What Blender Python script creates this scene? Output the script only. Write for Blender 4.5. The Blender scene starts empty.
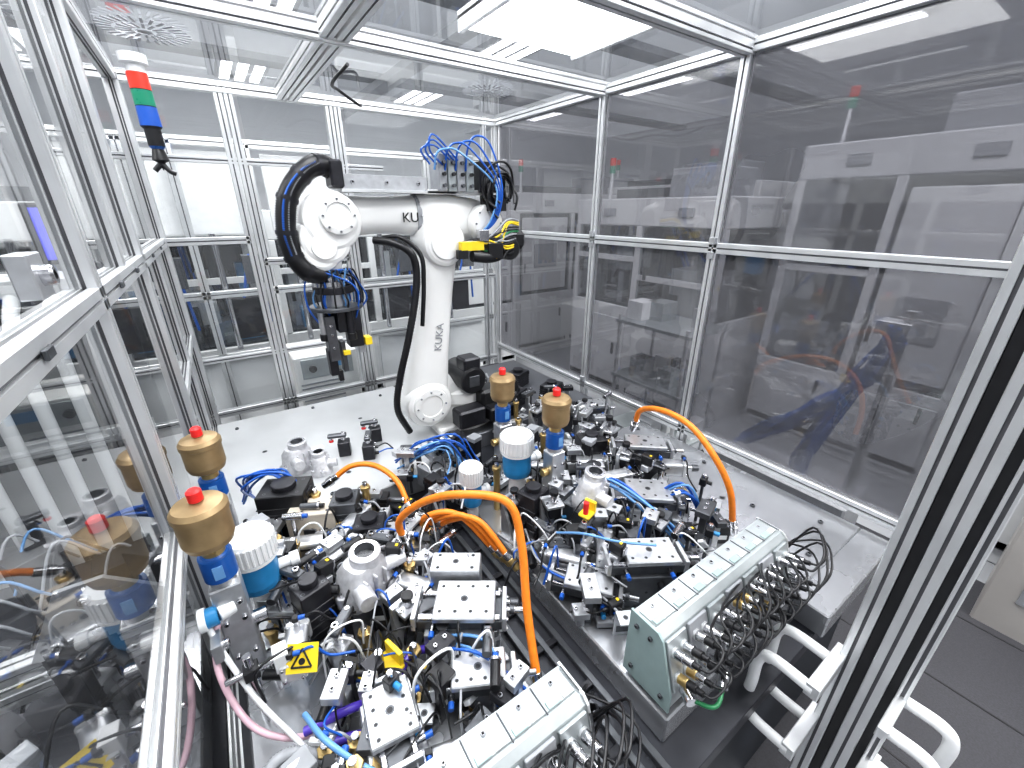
import bpy, math, random
from mathutils import Vector, Matrix
random.seed(7)
V=Vector
sc=bpy.context.scene
try:
    sc.view_settings.view_transform='Standard'
    sc.view_settings.look='Medium High Contrast'
except Exception: pass

# ------------------------------------------------------------------ materials
MATS={}
def mat(name,col,rough=.4,metal=0.0,var=.06,scale=30,bump=0.0,emit=0,coat=0.0):
    if name in MATS: return MATS[name]
    m=bpy.data.materials.new(name); m.use_nodes=True; nt=m.node_tree
    b=nt.nodes['Principled BSDF']
    tc=nt.nodes.new('ShaderNodeTexCoord'); n=nt.nodes.new('ShaderNodeTexNoise')
    n.inputs['Scale'].default_value=scale; n.inputs['Detail'].default_value=3
    nt.links.new(tc.outputs['Object'],n.inputs['Vector'])
    cr=nt.nodes.new('ShaderNodeValToRGB')
    c=V(col)
    cr.color_ramp.elements[0].position=.3; cr.color_ramp.elements[1].position=.7
    cr.color_ramp.elements[0].color=(*(c*(1-var)),1); cr.color_ramp.elements[1].color=(*[min(1,a*(1+var)) for a in c],1)
    nt.links.new(n.outputs['Fac'],cr.inputs['Fac']); nt.links.new(cr.outputs['Color'],b.inputs['Base Color'])
    mr=nt.nodes.new('ShaderNodeMapRange'); mr.inputs['To Min'].default_value=max(.02,rough-.07); mr.inputs['To Max'].default_value=rough+.07
    nt.links.new(n.outputs['Fac'],mr.inputs['Value']); nt.links.new(mr.outputs[0],b.inputs['Roughness'])
    b.inputs['Metallic'].default_value=metal
    b.inputs['Coat Weight'].default_value=coat
    if bump:
        bp=nt.nodes.new('ShaderNodeBump'); bp.inputs['Strength'].default_value=bump; bp.inputs['Distance'].default_value=.002
        nt.links.new(n.outputs['Fac'],bp.inputs['Height']); nt.links.new(bp.outputs[0],b.inputs['Normal'])
    if emit:
        b.inputs['Emission Color'].default_value=(*col,1); b.inputs['Emission Strength'].default_value=emit
    MATS[name]=m; return m
def glass(name,tint,haze,hazecol,refl=1.0):
    m=bpy.data.materials.new(name); m.use_nodes=True; nt=m.node_tree; nt.nodes.clear()
    out=nt.nodes.new('ShaderNodeOutputMaterial'); tr=nt.nodes.new('ShaderNodeBsdfTransparent'); tr.inputs[0].default_value=(*tint,1)
    gl=nt.nodes.new('ShaderNodeBsdfGlossy'); gl.inputs['Roughness'].default_value=.02
    df=nt.nodes.new('ShaderNodeBsdfDiffuse'); df.inputs[0].default_value=(*hazecol,1)
    nz=nt.nodes.new('ShaderNodeTexNoise'); nz.inputs['Scale'].default_value=1.5
    tc=nt.nodes.new('ShaderNodeTexCoord'); nt.links.new(tc.outputs['Object'],nz.inputs['Vector'])
    mr=nt.nodes.new('ShaderNodeMapRange'); mr.inputs['To Min'].default_value=haze*.7; mr.inputs['To Max'].default_value=haze*1.3
    nt.links.new(nz.outputs['Fac'],mr.inputs['Value'])
    m1=nt.nodes.new('ShaderNodeMixShader'); nt.links.new(mr.outputs[0],m1.inputs[0]); nt.links.new(tr.outputs[0],m1.inputs[1]); nt.links.new(df.outputs[0],m1.inputs[2])
    # thin sheet: same fresnel reflectance from both faces
    geo=nt.nodes.new('ShaderNodeNewGeometry'); ior=nt.nodes.new('ShaderNodeMapRange'); ior.inputs['To Min'].default_value=1.5; ior.inputs['To Max'].default_value=1/1.5
    nt.links.new(geo.outputs['Backfacing'],ior.inputs['Value'])
    fr=nt.nodes.new('ShaderNodeFresnel'); nt.links.new(ior.outputs[0],fr.inputs[0])
    mu=nt.nodes.new('ShaderNodeMath'); mu.operation='MULTIPLY'; mu.inputs[1].default_value=refl; mu.use_clamp=True; nt.links.new(fr.outputs[0],mu.inputs[0])
    m2=nt.nodes.new('ShaderNodeMixShader'); nt.links.new(mu.outputs[0],m2.inputs[0]); nt.links.new(m1.outputs[0],m2.inputs[1]); nt.links.new(gl.outputs[0],m2.inputs[2])
    nt.links.new(m2.outputs[0],out.inputs[0]); MATS[name]=m; return m
ALU=mat('aluminium_profile',(.70,.71,.72),.36,.7,.05,12)
ALUP=mat('milled_aluminium',(.56,.57,.59),.34,.8,.1,40,.1)
STEEL=mat('polished_steel',(.58,.58,.6),.2,1,.08,30)
DKST=mat('dark_steel',(.12,.125,.135),.4,.7,.15,30)
BLK=mat('black_plastic',(.012,.012,.014),.4,0,.2,30)
BLK2=mat('black_anodised',(.025,.025,.03),.35,.3,.2,30)
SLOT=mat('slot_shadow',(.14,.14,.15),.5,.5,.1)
WHT=mat('white_paint',(.80,.80,.79),.35,0,.02,8,coat=.3)
WMC=mat('machine_white_paint',(.62,.63,.64),.45,0,.04,3)
WPL=mat('white_plastic',(.76,.77,.78),.35,0,.04)
GRY=mat('grey_plastic',(.3,.31,.33),.45,0,.1)
LGRY=mat('light_grey_housing',(.40,.43,.44),.36,.5,.05)
TEAL=mat('pale_teal_label',(.30,.39,.39),.5,.1,.05)
BLU=mat('blue_tube',(.015,.10,.42),.3,0,.1)
LBL=mat('light_blue_tube',(.14,.31,.58),.25,0,.1)
DBL=mat('dark_blue_collar',(.008,.09,.34),.3,0,.1)
CYA=mat('blue_plastic',(.03,.22,.46),.35,0,.1)
PUR=mat('purple_tube',(.1,.06,.45),.25,0,.1)
PNK=mat('pink_clear_tube',(.7,.48,.55),.2,0,.1)
ORG=mat('orange_hose',(.80,.23,.02),.45,0,.1,60)
RED=mat('red_cap',(.75,.03,.03),.35,0,.08)
YEL=mat('yellow_plastic',(.85,.62,.03),.4,0,.06)
GRN=mat('green_tube',(.02,.18,.07),.35,0,.1)
BRS=mat('bronze_brass',(.33,.235,.125),.42,.5,.15,25)
BRS2=mat('bright_brass',(.55,.4,.18),.3,.85,.1,25)
CAST=mat('cast_aluminium',(.6,.6,.62),.55,.6,.12,80,.4)
BEI=mat('beige_block',(.6,.54,.46),.5,.1,.05)
TABLE=mat('table_aluminium',(.44,.45,.47),.26,.7,.08,6)
TABW=mat('table_plate_light',(.5,.51,.52),.35,.3,.05,6)
DARKP=mat('dark_pit',(.04,.042,.05),.4,.4,.2,8)
FLR=mat('hall_floor',(.34,.35,.37),.25,0,.06,2)
MATF=mat('rubber_mat',(.04,.04,.047),.7,0,.2,150,.5)
WALLM=mat('hall_wall',(.8,.81,.83),.6,0,.02,2)
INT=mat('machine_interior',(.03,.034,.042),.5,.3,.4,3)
SCR=mat('blue_screen',(.12,.13,.8),.3,0,.1,4,emit=.8)
LGR=mat('red_lamp',(.7,.05,.03),.3,0,.05,emit=.15)
LGG=mat('green_lamp',(.02,.25,.15),.3,0,.05,emit=.1)
LGB=mat('blue_lamp',(.02,.1,.45),.3,0,.05,emit=.1)
LAMP=mat('fluorescent_tube',(1,1,.98),.5,0,0,emit=7)
LAMP2=mat('hall_luminaire',(1,1,1),.5,0,0,emit=6)
GCL=glass('clear_glass',(.86,.88,.89),.05,(.5,.52,.55),1.6)
GSM=glass('smoked_polycarbonate',(.38,.38,.41),.36,(.19,.19,.20),2.0)
GSN=glass('smoked_polycarbonate_dark',(.29,.29,.32),.50,(.165,.165,.175),2.0)
GRF=glass('roof_glass',(.8,.82,.85),.08,(.5,.5,.52),1.6)

# ------------------------------------------------------------------ mesh builder
class O:
    def __init__(s,name,M=None):
        s.name=name; s.v=[]; s.f=[]; s.m=[]; s.sm=[]; s.mats=[]; s.M=M or Matrix.Identity(4); s.L=Matrix.Identity(4)
    def add(s,vs,fs,m,smooth=False):
        k=len(s.v); T=s.L
        s.v+= [T@V(p) for p in vs]
        if m not in s.mats: s.mats.append(m)
        i=s.mats.index(m)
        for q in fs:
            s.f.append([a+k for a in q]); s.m.append(i); s.sm.append(smooth)
    def box(s,c,d,m,rot=(0,0,0),ch=.0015):
        h=V(d)/2; ch=min(ch,min(h)*.6); R=Matrix.Rotation(rot[2],3,'Z')@Matrix.Rotation(rot[1],3,'Y')@Matrix.Rotation(rot[0],3,'X')
        idx={};vs=[]
        for sx in(-1,1):
            for sy in(-1,1):
                for sz in(-1,1):
                    for a in range(3):
                        p=V((sx*h[0],sy*h[1],sz*h[2])); S=(sx,sy,sz)
                        for b in range(3):
                            if b!=a: p[b]-=S[b]*ch
                        idx[(S,a)]=len(vs); vs.append(p)
        fs=[]
        def S(a,sa,b,sb,c,sc_):
            t=[0,0,0]; t[a]=sa;t[b]=sb;t[c]=sc_; return tuple(t)
        for a in range(3):
            b,c_=(a+1)%3,(a+2)%3
            for sa in(-1,1):
                fs.append([idx[(S(a,sa,b,x,c_,y),a)] for x,y in((-1,-1),(1,-1),(1,1),(-1,1))])
        for a,b,c_ in((0,1,2),(1,2,0),(2,0,1)):
            for sa in(-1,1):
                for sb in(-1,1):
                    fs.append([idx[(S(a,sa,b,sb,c_,-1),a)],idx[(S(a,sa,b,sb,c_,1),a)],idx[(S(a,sa,b,sb,c_,1),b)],idx[(S(a,sa,b,sb,c_,-1),b)]])
        for sx in(-1,1):
            for sy in(-1,1):
                for sz in(-1,1): fs.append([idx[((sx,sy,sz),a)] for a in range(3)])
        out=[]
        for q in fs:
            n=(vs[q[1]]-vs[q[0]]).cross(vs[q[2]]-vs[q[0]]); ctr=sum((vs[i] for i in q),V())
            out.append(q if n.dot(ctr)>0 else q[::-1])
        s.add([R@p+V(c) for p in vs],out,m)
    def frame(s,d):
        d=V(d).normalized(); a=V((0,0,1)) if abs(d.z)<.9 else V((1,0,0))
        x=a.cross(d).normalized(); return x,d.cross(x),d
    def lathe(s,p,d,prof,m,n=20,mats=None):
        x,y,z=s.frame(d); p=V(p)
        for i in range(len(prof)-1):
            (r0,h0),(r1,h1)=prof[i],prof[i+1]; mm=mats[i] if mats else m
            vs=[];
            for r,h in((r0,h0),(r1,h1)):
                for k in range(n):
                    a=2*math.pi*k/n; vs.append(p+x*math.cos(a)*r+y*math.sin(a)*r+z*h)
            s.add(vs,[[k,(k+1)%n,n+(k+1)%n,n+k] for k in range(n)],mm,True)
    def cyl(s,p0,p1,r,m,r1=None,n=18,ch=.0):
        p0=V(p0);p1=V(p1);L=(p1-p0).length; r1=r if r1 is None else r1
        c=ch or min(r,L)*.08
        s.lathe(p0,p1-p0,[(0,0),(r-c,0),(r,c),(r1,L-c),(r1-c,L),(0,L)],m,n)
    def path(s,pts,res=8):
        pts=[V(p) for p in pts]; 
        if len(pts)==2: return pts
        P=[pts[0]*2-pts[1]]+pts+[pts[-1]*2-pts[-2]]; out=[]
        for i in range(1,len(P)-2):
            a,b,c,d=P[i-1:i+3]
            for k in range(res):
                t=k/res; out.append(.5*((2*b)+(c-a)*t+(2*a-5*b+4*c-d)*t*t+(3*b-a-3*c+d)*t**3))
        out.append(pts[-1]); return out
    def tube(s,pts,r,m,n=8,res=8,rib=0,caps=True):
        P=s.path(pts,res if not rib else res*3); vs=[]; x=None
        for i,p in enumerate(P):
            t=(P[min(i+1,len(P)-1)]-P[max(i-1,0)]).normalized()
            if x is None: x=s.frame(t)[0]
            x=(x-t*x.dot(t)).normalized(); y=t.cross(x)
            rr=r*(1+rib*(1 if i%2 else -1)) if rib else r
            for k in range(n):
                a=2*math.pi*k/n; vs.append(p+(x*math.cos(a)+y*math.sin(a))*rr)
        fs=[[i*n+k,i*n+(k+1)%n,(i+1)*n+(k+1)%n,(i+1)*n+k] for i in range(len(P)-1) for k in range(n)]
        s.add(vs,fs,m,True)
        if caps:
            s.add(vs[:n],[list(range(n))[::-1]],m); s.add(vs[-n:],[list(range(n))],m)
    def loft(s,sts,m,n=28,pw=2.6,caps=True):
        vs=[]
        for c,U,W,ru,rv in sts:
            c=V(c);U=V(U).normalized();W=V(W).normalized()
            for k in range(n):
                a=2*math.pi*k/n; ca,sa=math.cos(a),math.sin(a)
                q=(abs(ca)**pw+abs(sa)**pw)**(-1/pw)
                vs.append(c+U*ca*q*ru+W*sa*q*rv)
        fs=[[i*n+k,i*n+(k+1)%n,(i+1)*n+(k+1)%n,(i+1)*n+k] for i in range(len(sts)-1) for k in range(n)]
        s.add(vs,fs,m,True)
        if caps: s.add(vs[:n],[list(range(n))[::-1]],m); s.add(vs[-n:],[list(range(n))],m)
    def prism(s,poly,p0,d,x,y,m):
        p0=V(p0);d=V(d);x=V(x);y=V(y);n=len(poly)
        vs=[p0+x*a+y*b for a,b in poly]; vs+= [p+d for p in vs]
        s.add(vs,[[k,(k+1)%n,n+(k+1)%n,n+k] for k in range(n)]+[list(range(n))[::-1],list(range(n,2*n))],m)
    def profile(s,p0,p1,w=.04,d=.04,m=ALU,side=None):
        """T-slot aluminium extrusion between p0 and p1"""
        p0=V(p0);p1=V(p1);D=p1-p0
        if side is None:
            ax=max(range(3),key=lambda i:abs(D[i])); e=[V((1,0,0)),V((0,1,0)),V((0,0,1))]; e.pop(ax); x,y=e
        else: x,y=[V(q) for q in side]
        def edge(L,o):
            k=max(1,round(L/.04)); return [(-L/2+L*(i+.5)/k) for i in range(k)]
        pts=[]
        g=.0035;dp=.006
        for (L,fx) in ((w,lambda t,q:(t,-d/2+q)),(d,lambda t,q:(w/2-q,t)),(w,lambda t,q:(-t,d/2-q)),(d,lambda t,q:(-w/2+q,-t))):
            pts.append(fx(-L/2+.002,0))
            for t in edge(L,0): pts+= [fx(t-g,0),fx(t-g,dp),fx(t+g,dp),fx(t+g,0)]
            pts.append(fx(L/2-.002,0))
        s.prism(pts,p0,D,x,y,m)
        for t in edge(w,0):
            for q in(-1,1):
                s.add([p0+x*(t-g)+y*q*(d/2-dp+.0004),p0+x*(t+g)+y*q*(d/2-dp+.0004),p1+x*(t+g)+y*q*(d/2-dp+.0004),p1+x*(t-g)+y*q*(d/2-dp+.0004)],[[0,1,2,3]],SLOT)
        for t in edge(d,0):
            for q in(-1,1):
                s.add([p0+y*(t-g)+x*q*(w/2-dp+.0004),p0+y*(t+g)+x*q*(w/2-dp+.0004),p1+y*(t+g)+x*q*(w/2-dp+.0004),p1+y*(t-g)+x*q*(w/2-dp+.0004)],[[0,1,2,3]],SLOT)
    def bolt(s,p,d,r=.006,m=STEEL):
        p=V(p); s.lathe(p,d,[(r,0),(r,r*.8),(r*.85,r),(r*.5,r),(r*.5,r*.4),(0,r*.4)],m,10,[m,m,m,BLK,BLK])
    def hole(s,p,d,r=.006):
        s.lathe(p,d,[(r,.0004),(r*.62,.0004),(0,.0006)],BLK,12,[DKST,BLK])
    def done(s):
        me=bpy.data.meshes.new(s.name)
        me.from_pydata([tuple(p) for p in s.v],[],s.f)
        for m in s.mats: me.materials.append(m)
        me.polygons.foreach_set('material_index',s.m); me.polygons.foreach_set('use_smooth',s.sm); me.update()
        o=bpy.data.objects.new(s.name,me); o.matrix_world=s.M; bpy.context.collection.objects.link(o); return o
def TM(x,y,z,rz=0,rx=0,ry=0,s=1):
    return Matrix.Translation((x,y,z))@Matrix.Rotation(rz,4,'Z')@Matrix.Rotation(ry,4,'Y')@Matrix.Rotation(rx,4,'X')@Matrix.Scale(s,4)

# ------------------------------------------------------------------ camera
f=V((0.5206,0.7632,-0.3827)); r=V((0.826,-0.5635,0)); u=V((0.2156,0.3161,0.924))
cam=bpy.data.cameras.new('camera'); co=bpy.data.objects.new('camera',cam); bpy.context.collection.objects.link(co)
cam.sensor_width=36; cam.lens=14.77; cam.clip_start=.02
co.matrix_world=Matrix(((r.x,u.x,-f.x,0),(r.y,u.y,-f.y,0),(r.z,u.z,-f.z,1.9),(0,0,0,1)))
sc.camera=co
w=bpy.data.worlds.new('w'); sc.world=w; w.use_nodes=True
w.node_tree.nodes['Background'].inputs[0].default_value=(.85,.92,1,1); w.node_tree.nodes['Background'].inputs[1].default_value=.5

# ------------------------------------------------------------------ hall shell
o=O('floor'); o.add([(-9,-6,0),(11,-6,0),(11,11,0),(-9,11,0)],[[0,1,2,3]],FLR)
o.done()
o=O('rubber_floor_mat'); o.box((2.15,-.3,.006),(1.9,2.6,.012),MATF,ch=.003)
for i in range(1,4): o.box((1.2+i*.5,-.3,.0125),(.008,2.6,.002),BLK)
o.done()
HC=mat('hall_ceiling_glow',(.85,.87,.9),.7,0,.03,1,emit=.3)  # emission added to the plain ceiling for soft ambient light
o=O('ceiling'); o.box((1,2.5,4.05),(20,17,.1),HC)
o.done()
for n,c,d in(('wall_back',(1,11,2),(20,.1,4)),('wall_left',(-9,2.5,2),(.1,17,4)),('wall_right',(11,2.5,2),(.1,17,4)),('wall_front',(1,-6,2),(20,.1,4))):
    o=O(n); o.box(c,d,WALLM); o.done()
o=O('ceiling_cable_tray')
for Y in(4.4,7.4): o.box((1,Y,3.72),(18,.3,.08),GRY)
for X in(-3.4,2.6,5.6): o.box((X,2.5,3.6),(.22,15,.1),ALU)
o.done()
for X in(-5,-2,1,4,7):
    for Y in(-3,0,3,6,9):
        o=O('ceiling_light'); o.M=TM(X,Y,3.97)
        o.box((0,0,0),(.7,1.5,.06),WPL)
        for t in(-.22,0,.22): o.box((t,0,-.034),(.14,1.4,.01),LAMP2)
        o.done()
for X,Y in((0,1.0),(2.2,.6),(.6,3.4),(4.6,1.8),(-2.2,2.2),(2.2,-1.6)):
    l=bpy.data.lights.new('hall_area_lamp','AREA'); l.shape='RECTANGLE'; l.size=1.0; l.size_y=1.6; l.energy=96 if X not in(-2.2,4.6) else 55; l.color=(1,.99,.97)
    lo=bpy.data.objects.new('hall_area_lamp',l); bpy.context.collection.objects.link(lo); lo.location=(X,Y,3.5)

# ------------------------------------------------------------------ enclosure
XL,XR,YB,ZC,ZM,ZT=-.21,1.85,2.92,2.47,1.744,.84
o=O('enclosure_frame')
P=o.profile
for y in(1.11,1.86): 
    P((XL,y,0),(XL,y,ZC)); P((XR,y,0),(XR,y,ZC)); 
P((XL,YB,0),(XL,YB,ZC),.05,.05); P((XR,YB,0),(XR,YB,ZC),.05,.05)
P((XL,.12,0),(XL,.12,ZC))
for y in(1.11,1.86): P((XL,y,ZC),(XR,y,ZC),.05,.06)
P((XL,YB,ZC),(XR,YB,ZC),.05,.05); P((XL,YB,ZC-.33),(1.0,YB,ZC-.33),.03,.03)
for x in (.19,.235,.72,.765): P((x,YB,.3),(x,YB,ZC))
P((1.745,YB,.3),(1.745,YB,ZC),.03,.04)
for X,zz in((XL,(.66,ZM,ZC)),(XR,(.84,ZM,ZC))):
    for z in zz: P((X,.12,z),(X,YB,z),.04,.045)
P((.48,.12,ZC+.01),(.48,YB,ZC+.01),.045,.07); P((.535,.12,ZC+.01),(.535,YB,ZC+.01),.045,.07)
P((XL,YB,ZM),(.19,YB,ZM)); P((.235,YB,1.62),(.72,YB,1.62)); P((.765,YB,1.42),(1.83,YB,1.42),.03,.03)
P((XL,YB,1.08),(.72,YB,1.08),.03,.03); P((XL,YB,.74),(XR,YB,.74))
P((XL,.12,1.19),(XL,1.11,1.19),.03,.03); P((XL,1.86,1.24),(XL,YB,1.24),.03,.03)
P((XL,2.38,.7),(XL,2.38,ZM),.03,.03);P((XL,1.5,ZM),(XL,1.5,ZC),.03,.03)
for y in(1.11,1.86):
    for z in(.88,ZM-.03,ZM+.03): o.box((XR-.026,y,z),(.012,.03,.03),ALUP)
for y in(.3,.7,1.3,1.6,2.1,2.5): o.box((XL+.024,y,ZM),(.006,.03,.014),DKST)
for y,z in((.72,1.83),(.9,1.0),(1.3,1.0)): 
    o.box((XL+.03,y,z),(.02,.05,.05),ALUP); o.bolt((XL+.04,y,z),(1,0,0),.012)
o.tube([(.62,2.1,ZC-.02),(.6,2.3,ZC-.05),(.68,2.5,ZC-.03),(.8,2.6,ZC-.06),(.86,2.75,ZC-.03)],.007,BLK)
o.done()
def pane(a,b,m,n):
    o=O('window_%d'%n); a=V(a);b=V(b); d=b-a; ax=min(range(3),key=lambda i:abs(d[i])); e=[i for i in range(3) if i!=ax]
    v=[]
    for s_,t in((0,0),(1,0),(1,1),(0,1)):
        p=a.copy(); p[e[0]]=a[e[0]]+d[e[0]]*s_; p[e[1]]=a[e[1]]+d[e[1]]*t; v.append(p)
    o.add(v,[[0,1,2,3]],m); o.done()
n=1
ys=[.12,1.11,1.86,2.9]
for i in range(3):
    for z0,z1 in((.86,ZM-.02),(ZM+.02,ZC-.02)):
        pane((XR+.005,ys[i]+.02,z0),(XR+.005,ys[i+1]-.02,z1),GSN if i==0 else GSM,n); n+=1
        pane((XL-.005,ys[i]+.02,z0-(.18 if z0<1 else 0)),(XL-.005,ys[i+1]-.02,z1),GCL,n); n+=1
for a,b in((XL,.19),(.255,.72),(.785,1.83)): pane((a+.02,YB+.005,.76),(b-.02,YB+.005,ZC-.02),GCL,n); n+=1
for x0,x1 in((XL,.46),(.56,XR)):
    for i in range(3): pane((x0+.02,ys[i]+.02,ZC+.01),(x1-.01,ys[i+1]-.02,ZC+.01),GRF,n); n+=1
def vent(x,y,R):
    o=O('ceiling_vent_grille'); o.M=TM(x,y,ZC-.0)
    for ring,(ra,rb,k) in enumerate(((.25,.55,16),(.62,.95,28))):
        for i in range(k):
            a=2*math.pi*i/k; c=math.cos(a);s_=math.sin(a); m_=(ra+rb)/2*R
            o.box((c*m_,s_*m_,-.002),((rb-ra)*R,.009*R/.14,.003),GRY,(0,0,a))
    o.lathe((0,0,-.004),(0,0,1),[(0,0),(R*.15,0),(R*.15,.004)],GRY)
    o.done()
vent(1.36,2.22,.14); vent(-.03,2.2,.14)
o=O('fluorescent_ceiling_lamp'); o.M=TM(1.40,1.70,2.62)
o.box((0,0,.04),(.66,.56,.03),WMC)
for i in range(4): o.box((0,-.2+i*.133,0),(.62,.10,.02),LAMP)
for sx in(-1,1): o.box((sx*.32,0,.01),(.02,.56,.06),WMC)
o.done()
o=O('signal_stack_light'); o.M=TM(-.095,2.44,ZC-.02)
o.lathe((0,0,0),(0,0,-1),[(0,0),(.045,0),(.045,.03),(.03,.035),(.03,.06),(.034,.06),(.034,.115),(.034,.118),(.034,.17),(.034,.173),(.036,.24),(.028,.25),(.028,.31),(.02,.32),(.03,.36),(.012,.37),(.0,.4)],WPL,20,
  [WPL,WPL,WPL,WPL,GRY,LGR,BLK,LGG,BLK,LGB,BLK,BLK,DBL,BLK,BLK,BLK])
o.tube([(0,0,-.37),(.02,-.01,-.4),(.04,-.01,-.41)],.01,BLK); o.tube([(0,0,-.37),(-.03,0,-.4)],.01,BLK)
o.done()

# ------------------------------------------------------------------ table
o=O('machine_table'); 
o.box((.81,1.55,.66),(2.02,2.66,.06),DARKP); 
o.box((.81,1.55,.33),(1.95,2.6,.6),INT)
o.box((.13,.78,.735),(.60,.95,.09),TABLE,ch=.004)
o.box((1.235,.83,.735),(1.17,1.06,.09),TABLE,ch=.004)
o.box((1.55,.25,.735),(.54,.10,.088),TABLE,ch=.004)
o.box((.32,2.12,.735),(1.02,1.1,.09),TABW,ch=.004)
o.box((1.35,2.2,.735),(.95,.9,.09),mat('grey_table',(.14,.145,.16),.35,.5,.1,6),ch=.004)
for x in(.46,.5,.56,.61): o.box((x,.7,.7),(.018,1.3,.02),DKST)
for i in range(9): o.box((.555,.2+i*.15,.70),(.12,.02,.015),BLK2)
for x,y in((-.12,1.66),(.05,1.75),(.3,2.6),(-.1,2.55),(.7,2.55),(.2,1.65),(1.5,.35),(1.72,.4),(1.73,.9),(1.5,1.25),(1.73,1.3),(.0,.36),(.4,.36),(1.6,.6),(1.5,.8),(1.45,.45),(1.65,1.1)):
    o.bolt((x,y,.78),(0,0,1),.009,DKST)
for x,y in((.1,1.85),(.3,1.78),(.0,2.2),(.5,2.3),(1.55,.7),(1.6,.95)): o.hole((x,y,.7802),(0,0,1),.012)
o.done()

# ------------------------------------------------------------------ robot arm
def ycyl(o,x,z,y0,y1,R,m,ch=.012,n=36):
    L=abs(y1-y0); d=(0,1 if y1>y0 else -1,0)
    pr=[(0,0),(R-ch,0),(R-ch*.3,ch*.3),(R,ch),(R,L-ch),(R-ch*.3,L-ch*.3),(R-ch,L),(0,L)]
    o.lathe((x,y0,z),d,pr,m,n)
rb=bpy.data.objects.new('industrial_robot_arm',None); bpy.context.collection.objects.link(rb)
def child(o,par=rb): 
    ob=o.done(); ob.parent=par; return ob
X=V((1,0,0)); UY=V((0,1,0)); UZ=V((0,0,1))
o=O('base')
o.lathe((1.0,2.02,.78),(0,0,1),[(.2,0),(.2,.03),(.17,.04),(.15,.12),(.16,.14),(.16,.2),(.13,.22),(0,.22)],WHT,36)
o.box((1.0,2.02,.80),(.42,.36,.04),WHT,ch=.008)
o.loft([((1.06,2.02,.9),(0,1,0),(0,0,1),.12,.1),((.95,2.02,.95),(0,1,0),(0,0,1),.13,.12),((.78,2.02,.97),(0,1,0),(0,0,1),.09,.11)],WHT)
for k in range(8):
    a=k*math.pi/4+.3; o.bolt((1+.18*math.cos(a),2.02+.18*math.sin(a),.81),(0,0,1),.01)
child(o)
o=O('shoulder_motor')
ycyl(o,1.0,1.06,1.82,2.05,.075,BLK); o.box((1.0,1.88,1.15),(.1,.1,.07),BLK2,ch=.01); o.box((1.1,1.85,.93),(.14,.12,.14),BLK,ch=.015)
ycyl(o,1.22,.97,1.8,1.95,.06,BLK); o.box((.95,1.80,.88),(.16,.1,.1),BLK2,ch=.01)
o.box((1.0,1.818,1.06),(.06,.006,.06),DKST); o.box((1.12,1.76,.88),(.16,.08,.08),BLK,ch=.01)
child(o)
SX=.755; EX=.885
o=O('lower_arm')
ycyl(o,SX,.975,1.84,2.0,.125,WHT,.025); 
o.lathe((SX,1.84,.975),(0,-1,0),[(.095,0),(.09,.012),(.06,.014),(.058,.009),(0,.009)],WHT,32)
for k in range(8):
    a=k*math.pi/4; o.bolt((SX+.076*math.cos(a),1.827,.975+.076*math.sin(a)),(0,-1,0),.005,GRY)
A=V((SX,1.92,.99));B=V((EX-.005,1.92,1.72)); dn=(B-A).normalized(); U=V((0,1,0)); W=dn.cross(U)
sts=[]
for t,ru,rv in((0,.07,.118),(.12,.072,.112),(.3,.066,.1),(.55,.06,.092),(.8,.06,.088),(.95,.064,.09),(1.02,.06,.085)):
    sts.append((A+(B-A)*t,U,W,ru,rv))
o.loft(sts,WHT,32,3.2)
ycyl(o,EX,1.76,1.83,2.02,.105,WHT,.02)
o.lathe((EX,1.83,1.76),(0,-1,0),[(.075,0),(.07,.008),(0,.01)],WHT,28)
txt=bpy.data.curves.new('brand_lettering','FONT'); txt.body='KUKA'; txt.size=.052; txt.extrude=.001; txt.materials.append(GRY)
to=bpy.data.objects.new('lower_arm_lettering',txt); bpy.context.collection.objects.link(to)
to.matrix_world=Matrix.Translation((.835,1.853,1.25))@Matrix.Rotation(.17,4,'Y')@Matrix.Rotation(math.pi/2,4,'X')@Matrix.Rotation(math.pi/2,4,'Z'); to.parent=rb
child(o)
o=O('upper_arm')
def st(x,y,z,ry,rz): return ((x,y,z),UY,UZ,ry,rz)
o.loft([st(1.23,2.0,1.84,.05,.06),st(1.21,2.0,1.84,.08,.09),st(1.1,2,1.85,.1,.105),st(.95,2,1.86,.11,.112),st(.85,2,1.87,.105,.105),st(.81,2,1.875,.09,.09)],WHT,36,3)
o.loft([st(.815,2,1.875,.094,.094),st(.795,2,1.875,.094,.094)],GRY,36,2.2)
o.loft([st(.80,2,1.875,.088,.088),st(.72,2,1.878,.08,.08),st(.6,2,1.878,.074,.076),st(.5,2,1.875,.078,.084),st(.42,2,1.87,.09,.1)],WHT,36,2.4)
for k in range(10):
    a=k*.628; o.bolt((.808,2+.098*math.cos(a),1.875+.098*math.sin(a)),(1,0,0),.005)
ycyl(o,1.12,1.84,1.84,1.92,.085,WHT,.015)
for k in range(8):
    a=k*math.pi/4; o.bolt((1.12+.068*math.cos(a),1.84,1.84+.068*math.sin(a)),(0,-1,0),.005,GRY)
txt2=bpy.data.curves.new('arm_lettering','FONT'); txt2.body='KUKA'; txt2.size=.058; txt2.extrude=.001; txt2.materials.append(BLK)
t2=bpy.data.objects.new('upper_arm_lettering',txt2); bpy.context.collection.objects.link(t2); t2.matrix_world=Matrix.Translation((.72,1.912,1.85))@Matrix.Rotation(math.pi/2,4,'X'); t2.parent=rb
child(o)
o=O('wrist')
ycyl(o,.42,1.86,1.87,2.12,.115,WHT,.02)
o.lathe((.44,1.872,1.88),(0,-1,0),[(.075,0),(.07,.02),(.05,.024),(.048,.018),(0,.018)],WHT,30)
for k in range(8):
    a=k*math.pi/4; o.bolt((.44+.060*math.cos(a),1.85,1.88+.060*math.sin(a)),(0,-1,0),.005,GRY)
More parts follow.
